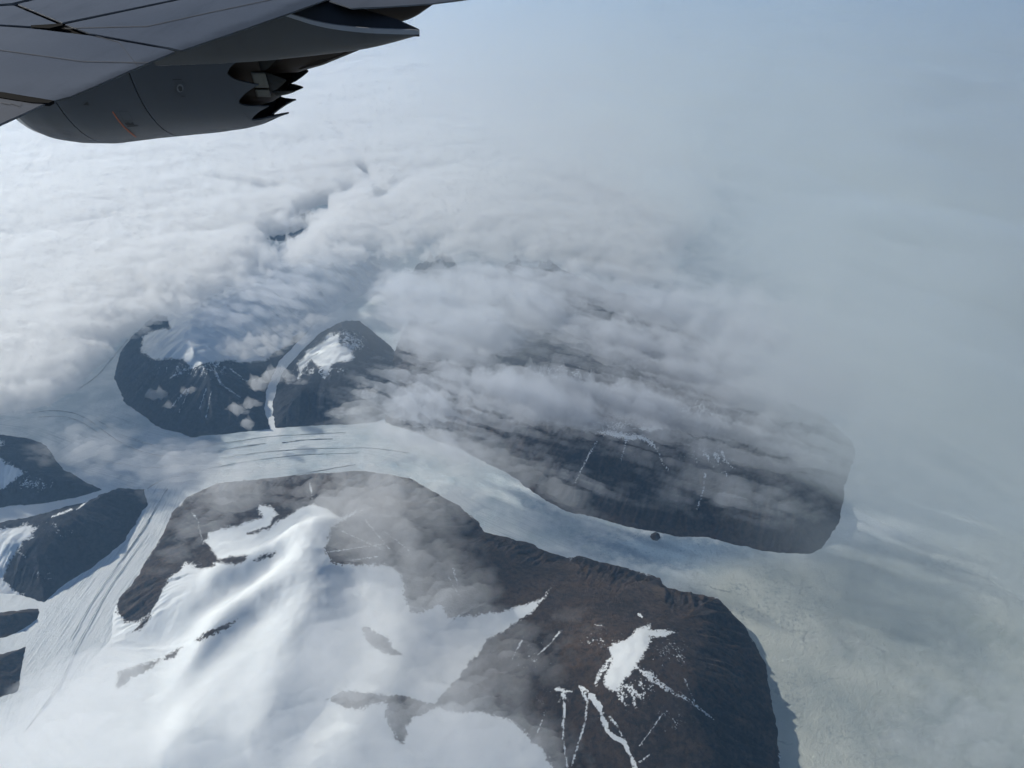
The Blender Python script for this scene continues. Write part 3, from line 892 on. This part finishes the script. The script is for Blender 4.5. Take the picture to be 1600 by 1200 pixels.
# reverser cowl and its chevrons
NT_, DEP = 16, 0.32
f3 = F_NOZ + 0.19
lathe('reverser_cowl', [(f3, rad(f3) - 0.03)] + prof(f3, f2 - gap, 14) + [(f2 - gap, rad(f2) - 0.05)], COWL, engine, 160)
me_ch = None
for k in range(NT_):
    pc = 2 * math.pi * (k + 0.18) / NT_
    V, F = [], []
    nu, nvv = 9, 12
    for side in (0, 1):
        for i in range(nvv):
            s = i / (nvv - 1)
            f = f3 - DEP * s
            halfw = math.pi / NT_ * max(0.02, 1 - s ** 0.62)
            r = rad(max(f, F_NOZ)) - (F_NOZ - f if f < F_NOZ else 0) * 0.22 - 0.015 * s - side * 0.022 - 0.0005
            for j in range(nu):
                p = pc + halfw * (2 * j / (nu - 1) - 1)
                V.append((RC + r * math.sin(p), f, ZC - r * math.cos(p)))
    m = nu * nvv
    for i in range(nvv - 1):
        for j in range(nu - 1):
            a = i * nu + j
            F.append((a, a + 1, a + nu + 1, a + nu)); F.append((m + a, m + a + nu, m + a + nu + 1, m + a + 1))
        for j in (0, nu - 1):
            a = i * nu + j
            F.append((a, a + nu, m + a + nu, m + a))
    o = mesh_obj('chevron', V, F, COWL, engine)
    o.data.materials.append(INNER)
    for q in o.data.polygons:
        if min(q.vertices) >= m:
            q.material_index = 1
# dark duct wall inside the nozzle and the hot core
lathe('nozzle_duct', [(f3 + 0.02, rad(f3) - 0.06), (f3 + 0.7, rad(f3) - 0.02), (f3 + 1.4, 1.15), (f3 + 1.5, 0.6)], INNER, engine, 96)
CORE = [(f3 + 1.2, 1.02), (f3 + 0.5, 0.99), (f3 + 0.1, 0.93), (F_NOZ + 0.04, 0.86), (F_NOZ - 0.10, 0.78)]
lathe('core_cowl', CORE + [(F_NOZ - 0.10, 0.75), (F_NOZ + 0.3, 0.70)], HOT_OR_SHADED, engine, 96)
for k in range(12):
    pc = 2 * math.pi * (k + 0.4) / 12
    V = []
    for (df, w, dr) in ((0, 1.0, 0), (0.10, 0.8, 0.02), (0.2, 0.4, 0.045), (0.27, 0.05, 0.06)):
        for q in (-1, 0, 1):
            p = pc + q * w * math.pi / 12; r = 0.778 - dr
            V.append((RC + r * math.sin(p), F_NOZ - 0.10 - df, ZC - r * math.cos(p)))
    Fc = [(i * 3 + j, i * 3 + j + 1, i * 3 + j + 4, i * 3 + j + 3) for i in range(3) for j in range(2)]
    o = mesh_obj('core_chevron', V, Fc, INNER, engine)
    sol = o.modifiers.new('thickness', 'SOLIDIFY'); sol.thickness = 0.012
lathe('exhaust_plug', [(F_NOZ + 0.3, 0.50), (F_NOZ - 0.4, 0.46), (F_NOZ - 0.9, 0.30), (F_NOZ - 1.3, 0.12), (F_NOZ - 1.42, 0.01)], HOT_OR_SHADED, engine, 48)


def near_pt(px, py, off=0.006):
    p = f_at(px, py)
    n = np.array([p[0] - RC, 0, p[2] - ZC]); n /= np.linalg.norm(n)
    return tuple(p + n * off)


# pylon shelf that trails aft over the nozzle, browned by heat
secs = []
for x, yb, yt in ((330, 125, 60), (400, 112, 60), (430, 106, 58), (470, 112, 56), (500, 104, 54), (530, 92, 60), (556, 81.5, 70)):
    b = on_r(x, yb, RC - 0.22); t = on_r(x, yt, RC - 0.22); w = 0.22 if x < 520 else 0.12
    secs.append([(RC - w, b[1], b[2] + 0.03), (RC - w * 0.6, b[1], b[2]), (RC + w * 0.6, b[1], b[2]), (RC + w, b[1], b[2] + 0.03), (RC + w, b[1], t[2]), (RC - w, b[1], t[2])])
loft('pylon_fairing', secs, HOT_OR_SHADED, engine)


def core_patch(name, x0, x1, y0, y1, mat, nn=7):
    """curved access panel on the core cowl behind the chevrons"""
    V, F = [], []
    for i in range(nn):
        for j in range(nn):
            px = x0 + (x1 - x0) * i / (nn - 1) + (y0 + (y1 - y0) * j / (nn - 1) - y0) * 0.28; py = y0 + (y1 - y0) * j / (nn - 1)
            d = lray(px, py); hit = None
            for t in np.linspace(8, 15, 2000):
                p = d * t
                cr = np.interp(p[1], [c[0] for c in CORE[::-1]], [c[1] for c in CORE[::-1]]) + 0.02
                if math.hypot(p[0] - RC, p[2] - ZC) <= cr:
                    hit = p; break
            if hit is None:
                t = max(np.linspace(8, 15, 2000), key=lambda t: -math.hypot(d[0] * t - RC, d[2] * t - ZC)); hit = d * t
            V.append(tuple(hit))
    for i in range(nn - 1):
        for j in range(nn - 1):
            a = i * nn + j; F.append((a, a + nn, a + nn + 1, a + 1))
    o = mesh_obj(name, V, F, mat, engine)
    sol = o.modifiers.new('thickness', 'SOLIDIFY'); sol.thickness = 0.015
    return o


core_patch('duct_panel', 392, 414, 113, 136, BEIGE)
core_patch('duct_panel', 398, 420, 139.5, 150.5, BEIGE)


def decal(name, px, mat, off=0.006):
    n = 1
    pts = []
    for (x0, y0), (x1, y1) in zip(px, px[1:] + px[:1]):
        k = max(1, int(math.hypot(x1 - x0, y1 - y0) / 4))
        pts += [near_pt(x0 + (x1 - x0) * i / k, y0 + (y1 - y0) * i / k, off) for i in range(k)]
    o = mesh_obj(name, pts, [tuple(range(len(pts)))], mat, engine, False)
    return o


def stroke(name, px, w, mat, off=0.006):
    V, F = [], []
    P = []
    for (x0, y0), (x1, y1) in zip(px, px[1:]):
        k = max(1, int(math.hypot(x1 - x0, y1 - y0) / 3))
        P += [(x0 + (x1 - x0) * i / k, y0 + (y1 - y0) * i / k) for i in range(k)]
    P.append(px[-1])
    for i, (x, y) in enumerate(P):
        a = P[max(0, i - 1)]; b = P[min(len(P) - 1, i + 1)]
        tx, ty = b[0] - a[0], b[1] - a[1]; L = math.hypot(tx, ty) or 1
        nx_, ny_ = -ty / L * w / 2, tx / L * w / 2
        V += [near_pt(x + nx_, y + ny_, off), near_pt(x - nx_, y - ny_, off)]
    F = [(2 * i, 2 * i + 1, 2 * i + 3, 2 * i + 2) for i in range(len(P) - 1)]
    return mesh_obj(name, V, F, mat, engine, False)


MARK = mat_plain('black_stencil', (0.012, 0.012, 0.014), 0.6)
LINEM = mat_plain('panel_line', (0.035, 0.038, 0.043), 0.7)
PALE = mat_plain('grey_stencil', (0.085, 0.09, 0.10), 0.6)
stroke('orange_arc', [(176, 174), (184, 186), (194, 198), (204, 207), (213, 214)], 2.0, ORANGE)
stroke('access_door', [(186, 174), (200, 173.5), (208, 187), (193, 188.5), (186, 174)], 0.7, LINEM)
decal('warning_mark', [(195, 192), (200, 190.5), (204, 192.5), (207.5, 190), (210, 194), (203, 195.5), (197, 195)], MARK)
decal('warning_bar', [(198, 196.6), (216, 195.2), (216, 196.4), (199, 198)], MARK)
decal('triangle_mark', [(130, 163.5), (136.5, 158.5), (139.5, 164)], MARK)
stroke('hatch_ring', [(283 + 10 * math.cos(a), 138 + 10.5 * math.sin(a) + 1.6 * math.cos(a)) for a in np.linspace(0, 2 * math.pi, 15)], 0.8, LINEM)
decal('hatch', [(281.5 + 5.5 * math.cos(a), 137.5 + 6.5 * math.sin(a)) for a in np.linspace(0, 2 * math.pi, 13)[:-1]], PALE, 0.005)
decal('hatch_opening', [(278.5, 135), (281, 133.5), (285, 135), (285.5, 141), (282, 142.5), (279.5, 140)], MARK, 0.009)
stroke('hatch_stencil', [(270, 124.2), (284, 123.8)], 1.6, MARK)
stroke('hatch_stencil', [(283, 150.3), (290, 150)], 1.0, MARK)
stroke('ring_emblem', [(105 + 8 * math.cos(a), 208 + 2.4 * math.sin(a) + 1.2 * math.cos(a)) for a in np.linspace(0, 2 * math.pi, 13)], 0.8, PALE)
# ------------------------------------------------------------------ clouds: closed lens-shaped bodies of vapour, thin where they end
def fan(nth, ny, y0, y1, th=50.0):
    t = np.tan(np.radians(np.linspace(-th, th, nth)))
    y = np.geomspace(y0, y1, ny)
    return t[None, :] * y[:, None], np.repeat(y[:, None], nth, 1)


def vapour(name, label, X, Y, top, bot, mat):
    ny, nx = X.shape
    tk = (top - bot).ravel()
    on = tk > 0.5
    F = grid_faces(nx, ny)
    border = np.zeros((ny, nx), bool); border[0] = border[-1] = True; border[:, 0] = border[:, -1] = True
    on &= ~border.ravel()
    F = F[on[F].any(1)]
    mid = 0.5 * (top + bot).ravel()
    zt = np.where(on, top.ravel(), mid); zb = np.where(on, bot.ravel(), mid)
    nv = nx * ny
    V = np.concatenate([np.stack([X.ravel(), Y.ravel(), zt], 1), np.stack([X.ravel(), Y.ravel(), zb], 1)])
    ib = np.where(on, np.arange(nv) + nv, np.arange(nv))      # rim vertices are shared: the body closes to an edge
    FB = ib[F][:, ::-1]
    A = np.concatenate([F, FB])
    used = np.zeros(2 * nv, bool); used[A.ravel()] = True
    ren = np.cumsum(used) - 1
    o = mesh_obj(name, V[used], ren[A], mat, smooth=False)
    tag(o, label, 'cloud', kind='stuff')
    return o


CLOUD = mat_volume('cloud_vapour', 0.0026, (1, 1, 1), 0.55)
MIST = mat_volume('thin_mist', 0.0016, (1, 1, 1), 0.5)
VEIL = mat_volume('veil_vapour', 0.0012, (0.955, 0.985, 0.99), 0.68)


def pg(u, v, pts, soft):
    return np.clip(poly_sd(u, v, pts) / soft, -1, 1)


def bl(u, v, cx, cy, rx, ry, rot=0.0):
    c, s = math.cos(math.radians(rot)), math.sin(math.radians(rot))
    a = (u - cx) * c + (v - cy) * s; b = -(u - cx) * s + (v - cy) * c
    return np.exp(-((a / rx) ** 2 + (b / ry) ** 2))


WA = np.array(ground(820, 570, 1500)); WB = np.array(ground(1330, 712, 1500))
WIND = (WB - WA) / np.hypot(*(WB - WA))


def wind(X, Y):
    return X * WIND[0] + Y * WIND[1], -X * WIND[1] + Y * WIND[0]


def make_deck():
    X, Y = fan(640, 430, 12000, 190000)
    z0 = 1450.0
    u, v = to_px(X, Y, z0 + 250)
    c = pg(u, v, [(-400, 670), (0, 634), (60, 618), (120, 590), (150, 548), (210, 512), (290, 478), (340, 452), (400, 425), (450, 405), (520, 395), (580, 385), (640, 385), (720, 395), (820, 400), (900, 420),
                  (980, 440), (1060, 440), (1120, 320), (1110, 150), (1120, -135), (-600, -135)], 60)
    gapn = np.clip(0.85 + 1.9 * fbm(X / 1300, Y / 1300, 5, 61, 0.6), 0, 1.8)
    c -= gapn * (1.3 * bl(u, v, 440, 356, 40, 20, -38) + 1.6 * bl(u, v, 500, 316, 50, 9, -22) + 1.7 * bl(u, v, 606, 300, 22, 8, -25) + 1.0 * bl(u, v, 572, 272, 22, 6, 45) + 0.9 * bl(u, v, 385, 292, 60, 6, 8) + 1.0 * bl(u, v, 480, 345, 60, 14, -30))
    c -= 1.5 * bl(u, v, 682, 412, 32, 10) + 1.3 * bl(u, v, 820, 412, 44, 10) + 0.9 * bl(u, v, 520, 430, 60, 16)
    w1, w2 = (X + 0.35 * Y), (Y - 0.35 * X)
    r1 = billow(w1 / 760, w2 / 420, 6, 31, 0.64)
    r3 = fbm(w1 / 1900, w2 / 900, 5, 35, 0.58)
    r2 = fbm(w1 / 6500, w2 / 3600, 4, 77)
    m = c + 0.75 * (0.45 * (r1 - 0.45) + 0.7 * r2 + 0.5 * r3)
    tk = (1 - np.exp(-1.9 * np.clip(m, 0, 2))) * sst(0, 0.35, m)
    thick = 720 * tk + (r1 * 120 + 60 * np.clip(r2 + 0.3, 0, 1) + 90 * np.clip(r3 + 0.3, 0, 1)) * np.clip(tk * 1.4, 0, 1)
    thick = np.where(thick < 4, -1, thick)
    vapour('cloud_deck', 'fine lumpy white cloud deck spread over the far ice at upper left', X, Y, np.where(thick > 0, z0 + thick * 0.75, z0), np.where(thick > 0, z0 - thick * 0.25, z0), CLOUD)


make_deck()


def make_bands():
    X, Y = fan(520, 330, 9500, 36000, 46)
    z0 = 1600.0
    u, v = to_px(X, Y, z0)
    P, Q = wind(X, Y)
    a = 1.2 * pg(u, v, [(555, 470), (590, 415), (700, 395), (830, 405), (1000, 430), (1080, 470), (960, 500), (880, 530), (810, 560), (760, 595), (690, 590), (640, 600), (610, 555), (585, 505)], 60)
    a = a - 1.0 * bl(u, v, 682, 410, 36, 11) - 0.9 * bl(u, v, 822, 410, 44, 11)
    b_ = 0.62 * bl(u, v, 760, 622, 180, 46, 8) + 0.34 * bl(u, v, 1080, 655, 260, 90, 14) + 0.42 * bl(u, v, 430, 455, 120, 40, -20) + 0.85 * bl(u, v, 930, 632, 130, 26, 8) + 0.75 * bl(u, v, 1080, 572, 230, 30, 14) + 1.05 * bl(u, v, 1100, 492, 260, 44, 12) + 0.85 * bl(u, v, 1260, 590, 130, 60, 22) \
        + 0.45 * bl(u, v, 680, 690, 110, 26, 15) + 0.35 * bl(u, v, 1180, 690, 130, 22, 14) + 0.2 * bl(u, v, 1150, 790, 150, 30, 10) + 0.4 * bl(u, v, 640, 640, 60, 26, 10) + 0.3 * bl(u, v, 900, 745, 90, 14, 28)
    a = np.maximum(a, b_)
    st = fbm(P / 4200, Q / 400, 6, 501, 0.62)
    lu = billow(P / 800, Q / 420, 6, 511, 0.62)
    t = a * (0.72 + 1.7 * st) + 0.62 * (lu - 0.45) * np.clip(a * 1.8, 0, 1) - 0.08
    thick = np.clip(t, 0, 1.5) ** 1.4 * 740
    thick = np.where(thick < 5, -1, thick)
    vapour('cloud_bands', 'thin streaky lavender cloud bands drawn out over the long mountain', X, Y, np.where(thick > 0, z0 + thick * 0.6, z0), np.where(thick > 0, z0 - thick * 0.4, z0), BAND)


BAND = mat_volume('band_vapour', 0.0024, (0.955, 0.97, 1.0), 0.5)
make_bands()


def make_veil():
    X, Y = fan(260, 220, 2000, 170000, 58)
    z0 = 3600.0
    u, v = to_px(X, Y, z0)
    a = 1.25 * sst(900, 1500, u + (330 - v) * 0.35) * sst(1250, 500, v) + 0.20 * sst(1200, 1650, u) * sst(1000, 800, v) + 0.3 * sst(500, 100, v) * sst(500, 1000, u) + 0.15 * bl(u, v, 760, 480, 260, 110, 0)
    a += 0.22 * bl(u, v, 1580, 1130, 220, 100, -20) + 0.12 * bl(u, v, 1500, 960, 200, 40, 20)
    a -= 0.45 * bl(u, v, 1430, 850, 190, 30, 25) + 0.4 * bl(u, v, 1560, 130, 120, 50, 20)
    # diagonal streaks in the thickness of the veil
    ang = math.radians(-58)
    P = X * math.cos(ang) + Y * math.sin(ang); Q = -X * math.sin(ang) + Y * math.cos(ang)
    st = fbm(P / 9000, Q / 1700, 5, 201)
    a = a * (1 + 0.75 * st) + (0.55 * fbm(X / 3000, Y / 3000, 6, 211, 0.62) + 0.55 * fbm(P / 6200, Q / 800, 5, 221, 0.6)) * sst(0.05, 0.5, a)
    thick = np.clip(a, 0, 3) * 950
    thick = np.where(thick < 12, -1, thick)
    vapour('cloud_veil', 'smooth grey veil of high cloud over the frozen fjord on the right', X, Y, np.where(thick > 0, z0 + thick * 0.6, z0), np.where(thick > 0, z0 - thick * 0.4, z0), VEIL)


make_veil()


def make_mist():
    X, Y = fan(420, 330, 3600, 24000, 50)
    z0 = 1250.0
    u, v = to_px(X, Y, z0)
    a = 0.9 * bl(u, v, 600, 770, 110, 45, 10) + 0.75 * bl(u, v, 660, 930, 90, 60, 0) + 0.8 * bl(u, v, 560, 830, 90, 40, 20) + 0.9 * bl(u, v, 600, 1050, 150, 90, 0) + 0.45 * bl(u, v, 430, 1060, 180, 90, -20) + 1.2 * bl(u, v, 760, 1170, 120, 50, 10)
    a += 0.6 * bl(u, v, 350, 1195, 300, 50, 0) + 0.8 * bl(u, v, 40, 1185, 170, 70, 0) + 0.7 * bl(u, v, 130, 1090, 120, 60, -30) + 0.7 * bl(u, v, 680, 700, 110, 35, 15) + 0.5 * bl(u, v, 860, 760, 90, 20, 30)
    a += 0.35 * bl(u, v, 560, 645, 50, 25, 0) + 0.5 * bl(u, v, 300, 730, 120, 40, 0) + 0.35 * bl(u, v, 120, 690, 90, 40, 0) + 0.22 * bl(u, v, 1180, 770, 150, 50, 15) + 0.4 * bl(u, v, 800, 1040, 120, 50, -30)
    a += 0.6 * bl(u, v, 1510, 1150, 130, 80, 0) + 0.15 * bl(u, v, 1320, 1010, 140, 40, 10) + 0.35 * bl(u, v, 330, 800, 120, 50, -40)
    n = fbm(X / 1500, Y / 1500, 6, 301, 0.58); b = billow((X + Y * 0.4) / 620, (Y - 0.4 * X) / 420, 5, 311, 0.55)
    t = a * (0.75 + 1.1 * n) + 0.45 * (b - 0.5) * np.clip(a * 2, 0, 1) - 0.10
    thick = np.clip(t, 0, 2) * 700
    thick = np.where(thick < 6, -1, thick)
    vapour('mist', 'thin drifting mist over the snow dome and the foreground rocks', X, Y, np.where(thick > 0, z0 + thick * 0.55, z0), np.where(thick > 0, z0 - thick * 0.45, z0), MIST)


make_mist()


def make_puffs():
    X, Y = fan(300, 150, 12500, 22000, 32)
    X = X - 4800
    z0 = 760.0
    u, v = to_px(X, Y, z0)
    a = 0
    for cx, cy, rx, ry, s in ((246, 617, 16, 5, 0.9), (292, 609, 14, 5, 0.7), (372, 641, 18, 6, 1.0), (396, 632, 14, 5, 0.9), (384, 662, 12, 4, 0.7), (404, 602, 14, 6, 0.9), (432, 588, 22, 9, 0.9), (265, 634, 10, 3, 0.5),
                              (460, 596, 22, 6, 0.5), (540, 645, 36, 10, 0.55), (575, 610, 26, 14, 0.6), (350, 552, 70, 10, 0.75), (290, 540, 60, 12, 0.55), (425, 530, 60, 14, 0.7), (470, 500, 60, 14, 0.5)):
        a = a + s * bl(u, v, cx, cy, rx, ry)
    b = billow(X / 420, Y / 300, 6, 411, 0.65); b2 = fbm(X / 700, Y / 500, 6, 421, 0.6)
    t = 0.8 * a - 0.3 + (1.2 * (b - 0.45) + 1.3 * b2) * np.clip(a * 2, 0, 1)
    thick = np.clip(t, 0, 1.3) ** 1.4 * 420
    thick = np.where(thick < 5, -1, thick)
    vapour('cloud_puffs', 'small white cloud puffs drifting past the dark shaded mountain and its gully', X, Y, np.where(thick > 0, z0 + thick * 0.6, z0), np.where(thick > 0, z0 - thick * 0.4, z0), PUFF)


PUFF = mat_volume('puff_vapour', 0.0030, (1, 1, 1), 0.5)
make_puffs()


def box(name, x0, x1, y0, y1, z0, z1, mat):
    V = [(x, y, z) for z in (z0, z1) for y in (y0, y1) for x in (x0, x1)]
    F = [(0, 2, 3, 1), (4, 5, 7, 6), (0, 1, 5, 4), (2, 6, 7, 3), (0, 4, 6, 2), (1, 3, 7, 5)]
    return mesh_obj(name, V, F, mat, smooth=False)


HAZE = mat_volume('air_haze', 7.5e-6, (0.40, 0.66, 1.0), 0.4)
tag(box('haze', -520000, 520000, -200000, 620000, -70, ALT + 60, HAZE), 'bluish air between the aircraft and the far ice', 'haze', kind='stuff')
